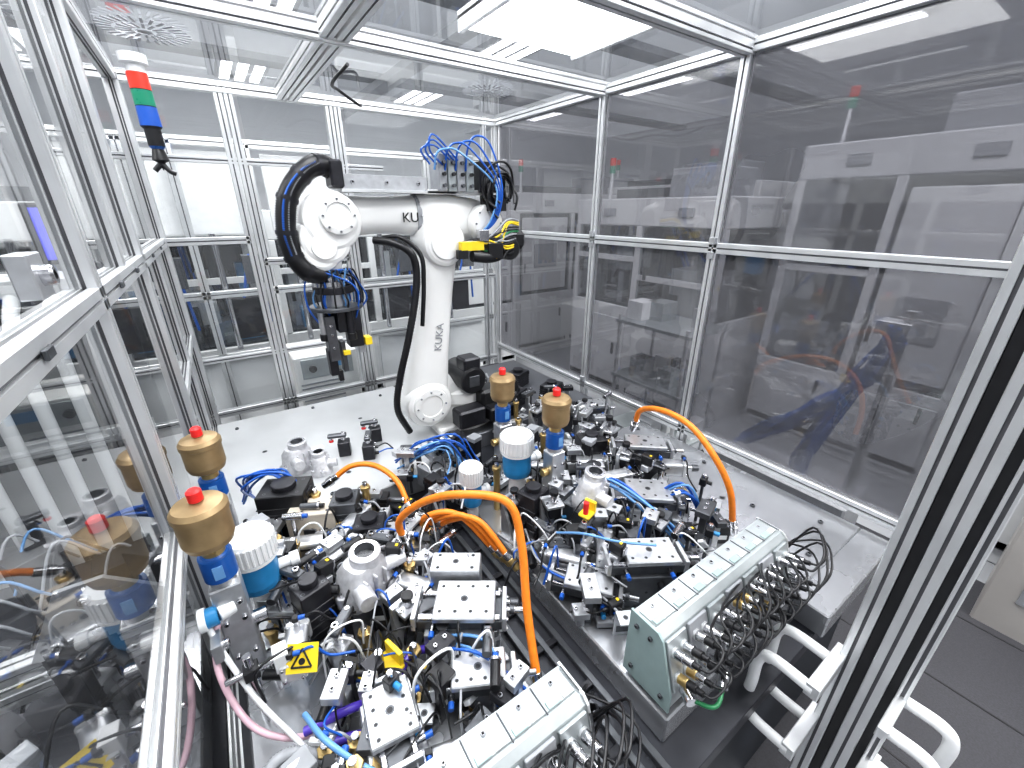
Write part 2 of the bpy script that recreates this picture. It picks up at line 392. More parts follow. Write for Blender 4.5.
ycyl(o,.385,1.79,1.875,2.08,.10,WHT,.02)
ycyl(o,.36,1.745,1.88,2.07,.08,WHT,.02)
o.lathe((.372,1.874,1.765),(0,-1,0),[(.05,0),(.048,.006),(0,.007)],WHT,24)
o.cyl((.38,1.97,1.73),(.39,1.97,1.66),.075,WHT,.06,n=28)
o.lathe((.39,1.97,1.67),(0,0,-1),[(.055,0),(.055,.03),(.04,.03),(.04,.05),(.075,.05),(.075,.07),(0,.07)],STEEL,28)
child(o)
o=O('dress_pack_hose')
hp=[(.46,1.93,2.045),(.40,1.9,2.06),(.335,1.9,2.02),(.275,1.9,1.94),(.25,1.9,1.82),(.26,1.9,1.73),(.3,1.9,1.67),(.36,1.92,1.65)]
o.tube(hp,.036,BLK,16,10,rib=.08)
for i in range(6): o.lathe(V(hp[1+i]),V(hp[2+i])-V(hp[i]),[(.040,-.008),(.040,.008)],BLK2,16)
o.tube([(p[0]-.012,p[1]-.031,p[2]+.006) for p in hp[1:6]],.005,BLU,6,8); o.tube([(p[0]+.006,p[1]-.033,p[2]+.006) for p in hp[1:6]],.0035,GRY,6,8)
o.box((.46,1.92,2.03),(.05,.1,.10),BLK2,ch=.008)
o.tube([(1.28,1.9,1.76),(1.2,1.86,1.70),(1.1,1.8,1.69),(1.0,1.8,1.70)],.026,BLK,12,8,rib=.06)
o.tube([(.58,1.9,1.78),(.64,1.84,1.77),(.70,1.8,1.73),(.72,1.8,1.65),(.70,1.8,1.52),(.65,1.8,1.34),(.60,1.82,1.16),(.58,1.84,1.0),(.63,1.84,.86)],.016,BLK,12,8,rib=.06)
o.tube([(.62,1.9,1.79),(.68,1.84,1.79),(.745,1.8,1.72),(.75,1.8,1.6),(.735,1.82,1.4)],.010,BLK,10,8)
child(o)
o=O('valve_terminal')
o.box((.66,1.93,2.005),(.36,.07,.055),ALUP); o.box((.72,1.93,1.972),(.5,.12,.012),ALU)
for t in(.52,.66,.8): o.bolt((t,1.893,2.005),(0,-1,0),.008)
for i in range(4): o.box((.90+i*.045,1.9,2.05),(.04,.1,.15),LGRY if i%2 else GRY,ch=.004); 
for i in range(4):
    for k in range(3): o.cyl((.90+i*.045,1.845,2.0+k*.045),(.90+i*.045,1.83,2.0+k*.045),.008,BLK if k%2 else DKST,n=10)
o.box((1.0,1.93,1.975),(.34,.12,.02),ALU)
o.box((1.13,1.9,2.04),(.09,.09,.13),BLK2); o.box((1.16,1.86,1.93),(.1,.08,.07),BLK)
child(o)
o=O('pneumatic_tubing')
rd=random.Random(3)
for i in range(4):
    x0=.86+.05*i; z=2.10; h=.03+.03*rd.random()+.016*i
    o.tube([(x0,1.85,z-.04),(x0+.005,1.83,z+h*.5),(x0+.04,1.82,z+h),(min(x0+.1,1.2),1.8,z+h*.7),(1.13+.012*i,1.79,2.0),(1.11+.01*i,1.8,1.86),(1.04,1.82,1.78)],.0045,BLU if i%4 else LBL,6,6)
for i in range(3): o.tube([(.84+.03*i,1.85,2.08),(.80+.02*i,1.84,2.13),(.86,1.84,2.15+.02*i),(.93+.02*i,1.84,2.10)],.004,BLU,6,6)
for i in range(10):
    c=V((1.17+rd.uniform(-.02,.02),1.83+rd.uniform(-.03,.03),1.98+rd.uniform(-.03,.03))); R=.045+.04*rd.random()
    o.tube([c+V((R*math.cos(a),rd.uniform(-.02,.02),R*math.sin(a)*1.2)) for a in [k*.7-.6 for k in range(8)]],.0055,BLK,6,6)
for i in range(14):
    o.tube([(1.3,1.85,1.72+.01*i),(1.2,1.8,1.7+.012*i),(1.1+rd.uniform(-.05,.05),1.79,1.73+rd.uniform(-.05,.07)),(1.0+rd.uniform(-.05,.05),1.82,1.76)],.005,rd.choice([BLK,BLK,YEL,GRN,GRY,BLK]),6,6)
o.box((1.0,1.80,1.745),(.12,.03,.04),YEL); o.box((1.12,1.8,1.72),(.08,.05,.07),BLK); ycyl(o,1.24,1.72,1.82,1.98,.055,BLK)
o.box((1.30,1.88,1.76),(.08,.1,.09),BLK,ch=.02); o.box((1.06,1.8,1.79),(.05,.04,.05),STEEL); o.box((.95,1.8,1.71),(.05,.03,.04),BLK)
for i in range(24):
    a=rd.uniform(0,6.28); R=rd.uniform(.05,.11); p=V((.40,1.95,1.50)); 
    e=p+V((math.cos(a)*R*.7,math.sin(a)*R*.5,rd.uniform(-.1,-.02)))
    o.tube([p+V((rd.uniform(-.06,.06),-.06,.17)),p+V((math.cos(a)*R,math.sin(a)*R,.1+rd.uniform(-.04,.06))),p+V((math.cos(a)*R*1.25,math.sin(a)*R,.03)),e],.004,rd.choice([BLU,BLU,LBL,BLK,BLK]),6,6)
child(o)
o=O('gripper_tool'); g=V((.40,1.96,0))
o.cyl(g+V((0,0,1.57)),g+V((0,0,1.6)),.085,BLK2); o.cyl(g+V((0,0,1.50)),g+V((0,0,1.515)),.11,DKST,n=28)
o.cyl(g+V((0,0,1.5)),g+V((0,0,1.58)),.05,ALUP)
for k in range(4):
    a=k*1.57+.4; q=g+V((.08*math.cos(a),.08*math.sin(a),0)); o.cyl(q+V((0,0,1.4)),q+V((0,0,1.5)),.016,BLK2 if k%2 else ALUP,n=12); o.cyl(q+V((0,0,1.37)),q+V((0,0,1.4)),.02,BLK,n=12)
o.box(g+V((.03,-.02,1.45)),(.1,.1,.09),BLK2); o.box(g+V((-.05,-.03,1.38)),(.04,.07,.2),DKST); o.box(g+V((.05,-.03,1.37)),(.06,.07,.08),BLK)
o.box(g+V((-.06,-.03,1.27)),(.035,.05,.12),BLK2); o.box(g+V((-.01,-.03,1.29)),(.02,.05,.14),DKST); o.box(g+V((-.035,-.03,1.2)),(.02,.03,.05),BLK)
o.box(g+V((.0,-.06,1.31)),(.03,.02,.02),YEL); o.box(g+V((.1,-.05,1.35)),(.03,.05,.035),YEL)
o.box(g+V((.08,.0,1.33)),(.03,.04,.09),ALUP)
for z in(1.34,1.4,1.44): o.bolt(g+V((-.05,-.066,z)),(0,-1,0),.006)
child(o)

# ------------------------------------------------------------------ component library
def air_valve(x,y,ztop=1.33,zb=.78,sd=0):
    o=O('brass_air_release_valve'); o.M=TM(x,y,0,sd); z=ztop
    o.box((0,0,(zb+z-.22)/2),(.062,.055,z-.22-zb),ALUP,ch=.003)
    for k in range(4): o.bolt((.018*(1 if k%2 else -1),-.0275,zb+.06+.07*(k//2)),(0,-1,0),.006); o.bolt((.018*(1 if k%2 else -1),-.0275,z-.27-.05*(k//2)),(0,-1,0),.006)
    o.lathe((0,0,z-.22),(0,0,1),[(.026,0),(.026,.02),(.033,.02),(.033,.08),(.026,.08),(.022,.085),(.022,.1),(.03,.105),(.045,.115),(.05,.13),(.05,.19),(.053,.192),(.053,.205),(.046,.215),(.02,.22),(.012,.221),(.012,.222),(.014,.224),(.014,.245),(.009,.25),(0,.25)],BRS,28,
       [ALUP,ALUP,DBL,DBL,DBL,BRS2,BRS2,BRS,BRS,BRS,BRS,BRS,BRS,BRS,BRS,BRS,RED,RED,RED,RED])
    o.box((0,-.0335,z-.17),(.02,.002,.035),LBL); 
    o.cyl((-.03,0,z-.3),(-.055,0,z-.3),.016,BRS2,n=6)
    o.cyl((.03,0,z-.36),(.06,0,z-.36),.016,STEEL,n=6)
    return o.done()
def filter_pot(x,y,z,R=.06):
    o=O('filter_housing'); o.M=TM(x,y,z)
    o.lathe((0,0,0),(0,0,1),[(0,-.1),(R*.5,-.1),(R*.5,-.02),(R*.8,0),(R*.85,.02),(R*.85,.09),(R*.98,.095),(R*.98,.105),(R,.105)],CYA,28,[WPL,WPL,WPL,CYA,CYA,CYA,WPL,WPL])
    n=28
    for k in range(n):
        a=2*math.pi*k/n; o.box((math.cos(a)*R*.97,math.sin(a)*R*.97,.135),(.006,.006,.055),WPL,(0,0,a),.001)
    o.lathe((0,0,.105),(0,0,1),[(R*.97,0),(R*.97,.055),(R*.9,.065),(R*.5,.068),(R*.48,.062),(0,.062)],WPL,28)
    o.cyl((R*.7,0,.04),(R*1.5,0,.04),.015,WPL); o.cyl((R*1.3,0,.04),(R*1.7,0,.04),.02,WPL,n=6)
    return o.done()
def slide(x,y,z,rz,L=.18,W=.09,H=.06,lift=0,pm=None):
    o=O('linear_slide_unit'); o.M=TM(x,y,z,rz); pm=pm or ALUP
    o.box((0,0,H*.25),(L,W*.75,H*.5),DKST); 
    for s_ in(-1,1): o.box((0,s_*W*.3,H*.58),(L*.96,W*.12,H*.14),STEEL,ch=.002)
    o.box((L*.06,0,H*.83),(L*.72,W,H*.3),pm,ch=.003)
    for s_ in(-1,1):
        o.box((s_*(L/2+.006),0,H*.4),(.012,W*.85,H*.75),ALUP)
        for q in(-1,1): o.bolt((s_*(L/2+.012),q*W*.28,H*.4),(s_,0,0),.005)
    for i in range(4):
        for q in(-1,1): o.hole((L*(-.22+.18*i),q*W*.32,H*.98),(0,0,1),.005)
    o.hole((L*.05,0,H*.98),(0,0,1),.010)
    o.cyl((L/2+.01,0,H*.3),(L/2+.06,0,H*.3),.009,STEEL,n=12); o.cyl((L/2+.02,0,H*.3),(L/2+.032,0,H*.3),.013,DKST,n=6)
    for t in(-.3,.3):
        o.cyl((L*t,-W*.37,H*.3),(L*t,-W*.5-.006,H*.3),.008,STEEL,n=6); o.cyl((L*t,-W*.5-.004,H*.3),(L*t,-W*.5-.022,H*.3),.007,BLU,n=12)
    return o.done()
def cyl_unit(x,y,z,rz,L=.14,R=.026,rx=0,ry=0,tubes=True,tm=None):
    o=O('pneumatic_cylinder'); o.M=TM(x,y,z,rz,rx,ry)
    o.loft([((-L/2+.015,0,R),(0,1,0),(0,0,1),R,R),((L/2-.015,0,R),(0,1,0),(0,0,1),R,R)],ALUP,24,6)
    for s_ in(-1,1):
        o.box((s_*(L/2-.008),0,R),(.018,R*2.1,R*2.1),ALU,ch=.004)
        for a in(-1,1):
            for b in(-1,1): o.bolt((s_*(L/2+.001),a*R*.72,R+b*R*.72),(s_,0,0),.0045)
        px=s_*(L/2-.012)
        o.cyl((px,0,R*2),(px,0,R*2+.014),.007,STEEL,n=6); o.box((px,0,R*2+.02),(.016,.014,.014),BLK)
        o.cyl((px,0,R*2+.02),(px,-.022,R*2+.02),.006,BLU,n=10)
        if tubes:
            e=V((px+random.uniform(-.05,.05),-.1+random.uniform(-.04,.04),random.uniform(-.0,.03)))
            o.tube([(px,-.02,R*2+.02),(px,-.05,R*2+.025),(px*.9+e.x*.1,-.08,R+.01),e],.0034,tm or random.choice([BLU,GRY,BLK,BLK]),6,6)
    o.cyl((L/2,0,R),(L/2+.045,0,R),.008,STEEL,n=14); o.cyl((L/2+.03,0,R),(L/2+.055,0,R),.014,DKST,n=6)
    o.box((0,-R*1.02,R*1.4),(L*.3,.006,.008),BLK)
    return o.done()
def tower(x,y,z,rz,h=.14,w=.07,top=True):
    o=O('mounting_bracket_tower'); o.M=TM(x,y,z,rz)
    o.box((0,0,.006),(w*1.3,w*1.1,.012),ALUP); o.box((0,w*.3,h/2),(w,.014,h),ALUP,ch=.002)
    o.prism([(0,0),(w*.7,0),(0,h*.8)],(-w/2,w*.25,.012),(.012,0,0),(0,-1,0),(0,0,1),ALUP)
    o.box((w*.1,0,h*.75),(w*.7,w*.5,h*.22),BLK2,ch=.003)
    o.box((w*.1,-w*.05,h*.9),(w*.9,w*.6,.012),ALUP)
    for a in(-1,1):
        for b in(-1,1): o.bolt((a*w*.5,b*w*.38,.012),(0,0,1),.006)
        o.bolt((a*w*.25,-w*.05,h*.9+.006),(0,0,1),.006); o.hole((a*w*.3,w*.3-.0072,h*.4),(0,-1,0),.006)
    if top: 
        o.cyl((w*.1,0,h*.95),(w*.1,0,h*1.15),.011,STEEL,n=14); o.cyl((w*.1,0,h*1.1),(w*.1,0,h*1.18),.016,BLK,n=14)
    return o.done()
def clamp(x,y,z,rz,h=.12,c=None):
    o=O('swing_clamp'); o.M=TM(x,y,z,rz); c=c or ALUP
    o.box((0,0,h*.35),(.055,.055,h*.7),c,ch=.004); o.cyl((0,0,h*.7),(0,0,h*.95),.012,STEEL,n=14)
    o.box((.025,0,h*.98),(.085,.028,.018),DKST,ch=.004); o.cyl((.055,0,h*.75),(.055,0,h*1.05),.006,STEEL,n=10); o.cyl((.055,0,h*.7),(.055,0,h*.78),.011,RED if random.random()<.2 else BLK,n=12)
    o.bolt((0,0,h*1.03),(0,0,1),.01)
    for t in(.2,.5):
        o.cyl((0,-.027,h*t),(0,-.045,h*t),.008,BLK,n=6); o.tube([(0,-.04,h*t),(.01,-.08,h*t+.01),(.03,-.11,.02)],.0035,BLU if t<.3 else BLK,6,6)
    for a in(-1,1): o.bolt((a*.018,-.027,h*.6),(0,-1,0),.0045)
    return o.done()
def sensor(x,y,z,rz,rx=0,c=None,led=None):
    o=O('proximity_sensor'); o.M=TM(x,y,z,rz,rx)
    o.box((0,0,.02),(.028,.045,.04),c or BLK,ch=.003); o.box((0,-.01,.041),(.010,.008,.003),led or YEL); o.cyl((0,.022,.02),(0,.04,.02),.006,BLK,n=10)
    o.tube([(0,.04,.02),(0,.07,.025),(.03,.09,.01),(.05,.12,0)],.003,BLK,6,6); o.box((0,-.026,.02),(.02,.006,.024),STEEL)
    o.box((0,.0,-.012),(.04,.03,.024),ALUP)
    return o.done()
def nutblock(x,y,z,rz,sx=.08,sy=.06,sz=.05,m=None,rx=0,holes=True,name='machined_fixture_block'):
    o=O(name); o.M=TM(x,y,z,rz,rx); m=m or ALUP
    o.box((0,0,sz/2),(sx,sy,sz),m,ch=.003)
    if holes:
        for a in(-1,1):
            for b in(-1,1): o.hole((a*sx*.34,b*sy*.32,sz),(0,0,1),.0055)
        o.hole((0,0,sz),(0,0,1),.009); o.hole((0,-sy/2,sz*.5),(0,-1,0),.007); o.hole((sx*.3,-sy/2,sz*.5),(0,-1,0),.005)
        o.hole((-sx/2,0,sz*.5),(-1,0,0),.007)
    if 'motor' in name:
        for k in range(5): o.box((0,0,sz*(.15+.14*k)),(sx*1.04,sy*1.04,.004),m)
        o.cyl((0,0,sz),(0,0,sz+.02),min(sx,sy)*.34,BLK2,n=18); o.cyl((sx*.3,0,sz*.8),(sx*.3+.03,-sy*.3-.02,sz*.8),.012,BLK,n=12)
    return o.done()
def casting(x,y,z,rz,s=1,tilt=0):
    o=O('cast_aluminium_housing'); o.M=TM(x,y,z,rz,tilt,0,s)
    o.loft([((0,0,0),X,UY,.062,.05),((0,0,.02),X,UY,.065,.052),((0,0,.03),X,UY,.055,.042),((0,.0,.07),X,UY,.05,.04),((0,0,.09),X,UY,.035,.03)],CAST,24,3.5)
    o.lathe((.01,0,.08),(0,0,1),[(.034,0),(.034,.03),(.03,.033),(.022,.033),(.022,.01),(0,.01)],CAST,22,[CAST,CAST,STEEL,DKST,DKST])
    o.cyl((-.03,-.03,.05),(-.045,-.075,.055),.02,CAST); o.cyl((.04,-.02,.05),(.09,-.035,.05),.016,CAST)
    for k in range(6):
        a=k*math.pi/3; o.cyl((.056*math.cos(a),.045*math.sin(a),0),(.056*math.cos(a),.045*math.sin(a),.032),.011,CAST,n=12); o.bolt((.056*math.cos(a),.045*math.sin(a),.032),(0,0,1),.006)
    for k in(-1,0,1): o.box((k*.025,-.04,.05),(.005,.02,.05),CAST)
    return o.done()
def manifold(x,y,z,rz,n=6,c=None):
    o=O('valve_manifold'); o.M=TM(x,y,z,rz)
    o.box((0,0,.012),(n*.022+.03,.07,.024),ALUP)
    for i in range(n):
        px=(i-(n-1)/2)*.022; o.box((px,.0,.05),(.019,.06,.055),c or (BLK2 if i%3 else LGRY),ch=.002); o.box((px,-.005,.079),(.012,.02,.005),BLU if i%2 else WPL)
        o.cyl((px,-.03,.035),(px,-.045,.035),.007,BLK,n=10)
        o.tube([(px,-.044,.035),(px+random.uniform(-.01,.01),-.08,.05+random.uniform(0,.04)),(px*1.3,-.12,.03),(px*1.5+random.uniform(-.03,.03),-.15,-.0)],.0036,random.choice([BLU,BLK,LBL,BLK]),6,6)
    return o.done()
def hose(name,pts,r_,m,ends=None,rib=0,n=10):
    o=O(name); o.tube(pts,r_,m,n,10,rib)
    if ends:
        for a,b in((0,1),(-1,-2)):
            p=V(pts[a]);d=(V(pts[b])-p).normalized(); 
            o.cyl(p-d*.04,p-d*.004,r_*1.3,ends,n=14); o.cyl(p-d*.02,p+d*.004,r_*1.65,ends,n=6); o.cyl(p,p+d*.03,r_*1.25,STEEL,n=14)
    return o.done()
def fittings(cx,cy,w,d,k,sd,zmax=.2):
    """small brackets, fittings, plugs and clips crowding a fixture"""
    rr=random.Random(sd); o=O('fixture_hardware_cluster')
    for i in range(k):
        x=cx+rr.uniform(-w,w); y=cy+rr.uniform(-d,d); z=.78+rr.random()**1.3*zmax; a=rr.choice([.3,-.6,1.0,-.5,.4])
        t=rr.random(); o.L=TM(x,y,z,a)
        if t<.25:
            h=z-.78; o.box((0,0,-h/2),(.022,.022,h),rr.choice([ALUP,DKST])) if h>.02 else None
            o.box((0,0,.012),(rr.uniform(.04,.09),rr.uniform(.03,.05),.024),rr.choice([ALUP,ALUP,BLK2,DKST])); o.bolt((.015,0,.024),(0,0,1),.006); o.bolt((-.015,0,.024),(0,0,1),.006)
        elif t<.45:
            h=z-.78; o.cyl((0,0,-h),(0,0,.0),.007,STEEL,n=10); o.cyl((-.03,0,.01),(.03,0,.01),.012,rr.choice([STEEL,BLK,DKST]),n=12); o.cyl((.028,0,.01),(.036,0,.01),.016,STEEL,n=6); o.cyl((.034,0,.01),(.05,0,.01),.008,rr.choice([BLU,BLK]),n=10)
        elif t<.6:
            o.box((0,0,0),(.03,.024,.03),BLK); o.cyl((0,0,.015),(0,0,.03),.008,STEEL,n=6); o.cyl((0,-.012,0),(0,-.03,0),.0075,rr.choice([CYA,BLK]),n=10); h=z-.78; o.cyl((0,0,-h),(0,0,0),.006,DKST,n=8)
        elif t<.72:
            h=max(.03,z-.78+.02); o.box((0,0,.02-h/2),(.045,.008,h),ALUP); o.box((0,-.02,.02),(.045,.045,.006),ALUP); o.hole((0,-.02,.023),(0,0,1),.008); o.bolt((.012,-.0,.02-h*.6),(0,-1,0),.005)
        elif t<.84:
            h=z-.78; o.box((0,0,-h/2),(.05,.04,max(.01,h)),BLK2); o.box((0,0,.01),(.052,.05,.02),rr.choice([BLK,DKST,GRY])); o.box((0,-.0205,-h/2),(.03,.002,.018),WPL)
        elif t<.91:
            o.box((0,0,0),(.035,.012,.02),WPL,(rr.random(),rr.random(),0)); o.tube([(0,0,0),(.02,.03,-.02),(.02,.06,.78-z)],.003,WPL,6,5)
        else:
            h=z-.78; o.cyl((0,0,-h),(0,0,.01),.013,BRS2,n=14); o.cyl((0,0,0),(0,0,.014),.019,BRS2,n=6); o.cyl((0,0,.014),(0,0,.03),.009,STEEL,n=12)
    o.L=Matrix.Identity(4); o.done()

# ------------------------------------------------------------------ connector boxes
def connector_box(x0,x1,y,z0,z1,name='sensor_connector_box',cab=1):
    o=O(name); L=x1-x0; o.M=TM(x0,y,z0); h=z1-z0
    prof_=[(0,0),(.13,0),(.13,h),(.06,h),(.045,h-.012),(0,h*.25)]
    o.prism(prof_,(0,0,0),(L,0,0),(0,1,0),(0,0,1),LGRY)
    for xx in(-.006,L): 
        o.prism([(-.004,-.004),(.134,-.004),(.134,h+.004),(.056,h+.004),(.04,h-.01),(-.004,h*.25)],(xx,0,0),(.006,0,0),(0,1,0),(0,0,1),TEAL if xx<0 else ALU)
    for b,c in((.02,.03),(.11,.03),(.11,h-.03),(.07,h-.03)): o.bolt((-.006,b,c),(-1,0,0),.006,DKST); o.bolt((L+.006,b,c),(1,0,0),.006,DKST)
    o.box((L/2,.095,h+.002),(L*.98,.05,.004),LGRY); 
    nc=max(4,int(L/.075))
    for i in range(nc):
        px=(i+.5)*L/nc
        o.box((px-.018,.078,h+.0055),(.03,.016,.003),TEAL); o.box((px+.018,.078,h+.0055),(.026,.014,.003),WPL); o.bolt((px,.108,h+.004),(0,0,1),.005)
        o.box((px+L/nc*.5,.095,h+.0052),(.003,.06,.003),DKST)
    a=V((0,0,h*.25));b=V((0,.045,h-.012)); sl=(b-a); nrm=V((0,-sl.z,sl.y)).normalized(); ang=math.atan2(sl.y,sl.z)
    for i in range(nc):
        px=(i+.5)*L/nc
        o.box(V((px,0,0))+a+sl*.5+nrm*.004,(L/nc*.86,.008,sl.length*.92),GRY if i%2 else LGRY,(-ang,0,0))
        for row,t in((0,.28),(1,.72)):
            for sx in(-.017,.017):
                p=V((px+sx,0,0))+a+sl*t+nrm*.008
                o.cyl(p,p+nrm*.006,.014,ALU,n=6); o.cyl(p,p+nrm*.028,.012,STEEL if (i+row)%4 else BRS2,n=14)
                if random.random()<.92:
                    o.cyl(p+nrm*.026,p+nrm*.05,.0105,BLK if random.random()<.35 else STEEL,n=12); o.cyl(p+nrm*.05,p+nrm*.066,.007,BLK,n=10)
                    if cab:
                        e=p+nrm*.066; k=V((.05+.03*random.random(),.01,.01+.04*random.random()))
                        o.tube([e,e+nrm*.02+V((.01,0,0)),e+nrm*.025+k*.8,e+k*1.6+V((.02,.03,-.02)),V((L+.05+random.uniform(-.03,.03),.08+random.uniform(-.03,.04),.04+random.uniform(-.03,.06))),V((L+.03,.12+random.uniform(-.02,.05),-.02))],.0032,BLK,6,5)
    return o.done()
connector_box(.66,1.235,.31,.80,1.0)
connector_box(-.14,.42,.31,.80,1.0)
o=O('green_field_cable'); o.cyl((.68,.27,.86),(.70,.31,.86),.014,STEEL); o.tube([(.69,.27,.86),(.705,.24,.865),(.73,.235,.865),(.77,.25,.875)],.005,GRN,8)
o.cyl((.76,.245,.872),(.79,.26,.885),.011,STEEL); o.done()

# ------------------------------------------------------------------ stations
air_valve(-.14,.96,1.34); air_valve(-.15,1.38,1.30); air_valve(.86,1.33,1.285); air_valve(.885,1.02,1.30)
filter_pot(-.085,1.10,.95); filter_pot(.80,1.14,.95,.065); filter_pot(.63,1.2,.84,.045)
o=O('hose_adapter'); o.M=TM(-.165,.93,1.06); o.cyl((0,0,0),(-.03,0,.0),.022,CYA,n=16); o.cyl((-.022,0,0),(-.036,0,0),.026,WPL,n=16); o.cyl((.0,0,0),(.03,.01,0),.018,WPL,n=16); o.done()
hose('orange_hose',[(.30,1.035,.95),(.29,1.03,1.03),(.33,.95,1.13),(.395,.845,1.2),(.49,.745,1.2),(.50,.69,1.1),(.47,.62,.95),(.44,.53,.8)],.0112,ORG,STEEL)
hose('orange_hose',[(1.37,1.05,1.03),(1.345,1.01,1.12),(1.29,.88,1.19),(1.26,.74,1.2),(1.25,.63,1.14),(1.28,.56,1.02),(1.32,.54,.86)],.0112,ORG,STEEL)
hose('orange_hose',[(.2,1.6,.88),(.28,1.58,.93),(.36,1.53,.93),(.41,1.42,.9),(.42,1.32,.82)],.0112,ORG,STEEL)
for i in range(3): hose('orange_hose',[(.38+.03*i,1.2-.02*i,.82),(.42+.03*i,1.12-.02*i,.93-.01*i),(.5+.02*i,1.05-.03*i,.94),(.58+.01*i,.95-.03*i,.82)],.0108,ORG,BRS2)
casting(.15,.97,.9,.4,1.25,.1); nutblock(.15,.98,.78,.3,.16,.12,.12,DKST)
slide(.10,.60,.86,1.45,.17,.10,.06); nutblock(.10,.60,.78,1.45,.2,.12,.08)
slide(.34,.74,.90,-.6,.22,.12,.06); nutblock(.34,.74,.78,-.6,.18,.12,.12)
slide(.30,.60,.84,-.5,.18,.09,.06); nutblock(.38,.84,.78,-.6,.14,.07,.2)
tower(.22,.82,.78,.3,.16); clamp(.05,.85,.78,.8,.16); clamp(.22,1.1,.78,-.8,.18); clamp(.0,1.05,.78,2.2,.2)
cyl_unit(.28,.9,.86,-.9); cyl_unit(.42,.82,.80,-.7,.16); cyl_unit(.0,.72,.80,.9,.13); cyl_unit(.10,1.15,.86,.3); cyl_unit(-.04,.86,.9,1.3,.12)
cyl_unit(.05,1.3,.82,-.4,.18,.03); cyl_unit(.2,1.28,.86,.7,.16); cyl_unit(.33,1.0,.80,-1.2,.15); cyl_unit(.19,.5,.80,-.3,.12)
nutblock(.1,1.40,.80,-.45,.16,.1,.13,BEI,name='beige_actuator_housing'); nutblock(.03,1.5,.80,-.45,.16,.12,.18,BLK,name='black_servo_motor')
nutblock(.2,1.36,.80,-.45,.09,.09,.15,DKST,name='black_servo_motor'); nutblock(.24,1.2,.80,-.45,.1,.08,.14,BLK2,name='black_servo_motor'); nutblock(.02,.97,.80,.3,.08,.07,.2,BLK2,name='black_servo_motor')
tower(-.05,1.2,.78,-.4,.2); tower(.36,1.15,.78,.5,.14); tower(.27,.72,.78,-.6,.13)
o=O('yellow_bracket'); o.M=TM(.12,.74,.86,.3); o.box((0,0,.0),(.09,.07,.012),YEL,ch=.003); o.box((.04,0,.02),(.012,.06,.05),YEL); o.box((-.02,0,.03),(.04,.04,.05),BLK2); o.cyl((0,.0,.0),(0,0,.07),.01,STEEL); o.done()
o=O('warning_sign'); o.M=TM(-.03,.80,.96,-.5,.9)
o.prism([(-.034,-.03),(.034,-.03),(.034,.03),(-.034,.03)],(0,0,0),(0,0,.003),X,UY,YEL)
for k in range(3):
    a0=math.pi/2+k*2.094;a1=a0+2.094; p=V((math.cos(a0)*.025,math.sin(a0)*.025-.005,.0045));q=V((math.cos(a1)*.025,math.sin(a1)*.025-.005,.0045)); o.tube([p,q],.0022,BLK,6)
o.lathe((0,-.006,.003),(0,0,1),[(0,.002),(.007,.002),(.007,0)],BLK); o.box((0,.0,-.08),(.01,.01,.16),STEEL); o.done()
manifold(.02,1.6,.82,.3,6); manifold(.31,.47,.80,.2,5); sensor(.2,.68,.85,.5); sensor(-.02,.62,.82,1.2); sensor(.4,.68,.86,-.4); sensor(.06,1.0,.98,2,.2); sensor(.25,.98,.96,.9)
for i in range(3): sensor(.33+.05*i,1.32+.02*i,.8,.4*i)
casting(.93,.87,.93,.5,1.1,.1); nutblock(.93,.88,.78,.3,.14,.12,.15,DKST)
slide(.88,.58,.90,-.55,.22,.10,.06); nutblock(.88,.58,.78,-.55,.16,.1,.12,DKST)
slide(1.12,.78,.90,-.7,.22,.12,.06); nutblock(1.12,.78,.78,-.7,.16,.11,.12); slide(.72,.66,.82,-.9,.2,.09,.06)
slide(1.3,.95,.96,-.7,.22,.1,.06); nutblock(1.3,.95,.78,-.7,.16,.1,.18,DKST)
nutblock(.76,.98,.78,.3,.09,.08,.2,BLK2,name='black_servo_motor'); nutblock(1.08,1.0,.78,-.4,.1,.09,.16,BLK2,name='black_servo_motor'); nutblock(1.2,1.14,.78,-.4,.12,.09,.2,BLK,name='black_servo_motor')
tower(1.05,.66,.78,.2,.15); tower(.78,.9,.78,-.3,.2); tower(1.2,.95,.78,.5,.22); tower(.7,1.02,.78,.2,.17); tower(1.28,1.12,.78,.5,.24)
clamp(.8,.76,.78,.4,.18); clamp(1.0,1.0,.78,-.6,.2); clamp(1.18,.66,.78,.6,.15); clamp(.72,.84,.78,1.8,.15); clamp(1.3,.84,.78,1.8,.17)
cyl_unit(1.02,.56,.80,-.5,.15); cyl_unit(.84,.7,.86,.8,.14); cyl_unit(1.1,.92,.9,-.3,.16); cyl_unit(1.25,.76,.82,-1,.16); cyl_unit(.72,.76,.84,-.9,.14); cyl_unit(1.12,1.1,.86,-.5,.2,.03); cyl_unit(1.38,.9,.86,-.7,.2,.03); cyl_unit(1.0,1.2,.84,-.5,.18)
cyl_unit(1.22,1.24,.84,-.6,.2,.03); tower(1.4,1.2,.78,.2,.16); manifold(1.05,1.34,.8,-.5,7); manifold(1.3,1.32,.8,-.4,6)
sensor(.95,.72,.9,.7); sensor(1.15,.6,.86,-.5); sensor(.8,.62,.96,.2); sensor(1.2,.84,1.0,.2); sensor(.74,.56,.82,1.4)
o=O('yellow_bracket'); o.M=TM(.83,.78,.98,.3); o.box((0,0,0),(.05,.04,.012),YEL,ch=.003); o.box((.02,0,.02),(.012,.04,.04),YEL); o.cyl((-.01,0,0),(-.01,0,.05),.009,RED); o.cyl((-.01,0,-.1),(-.01,0,0),.008,STEEL); o.done()
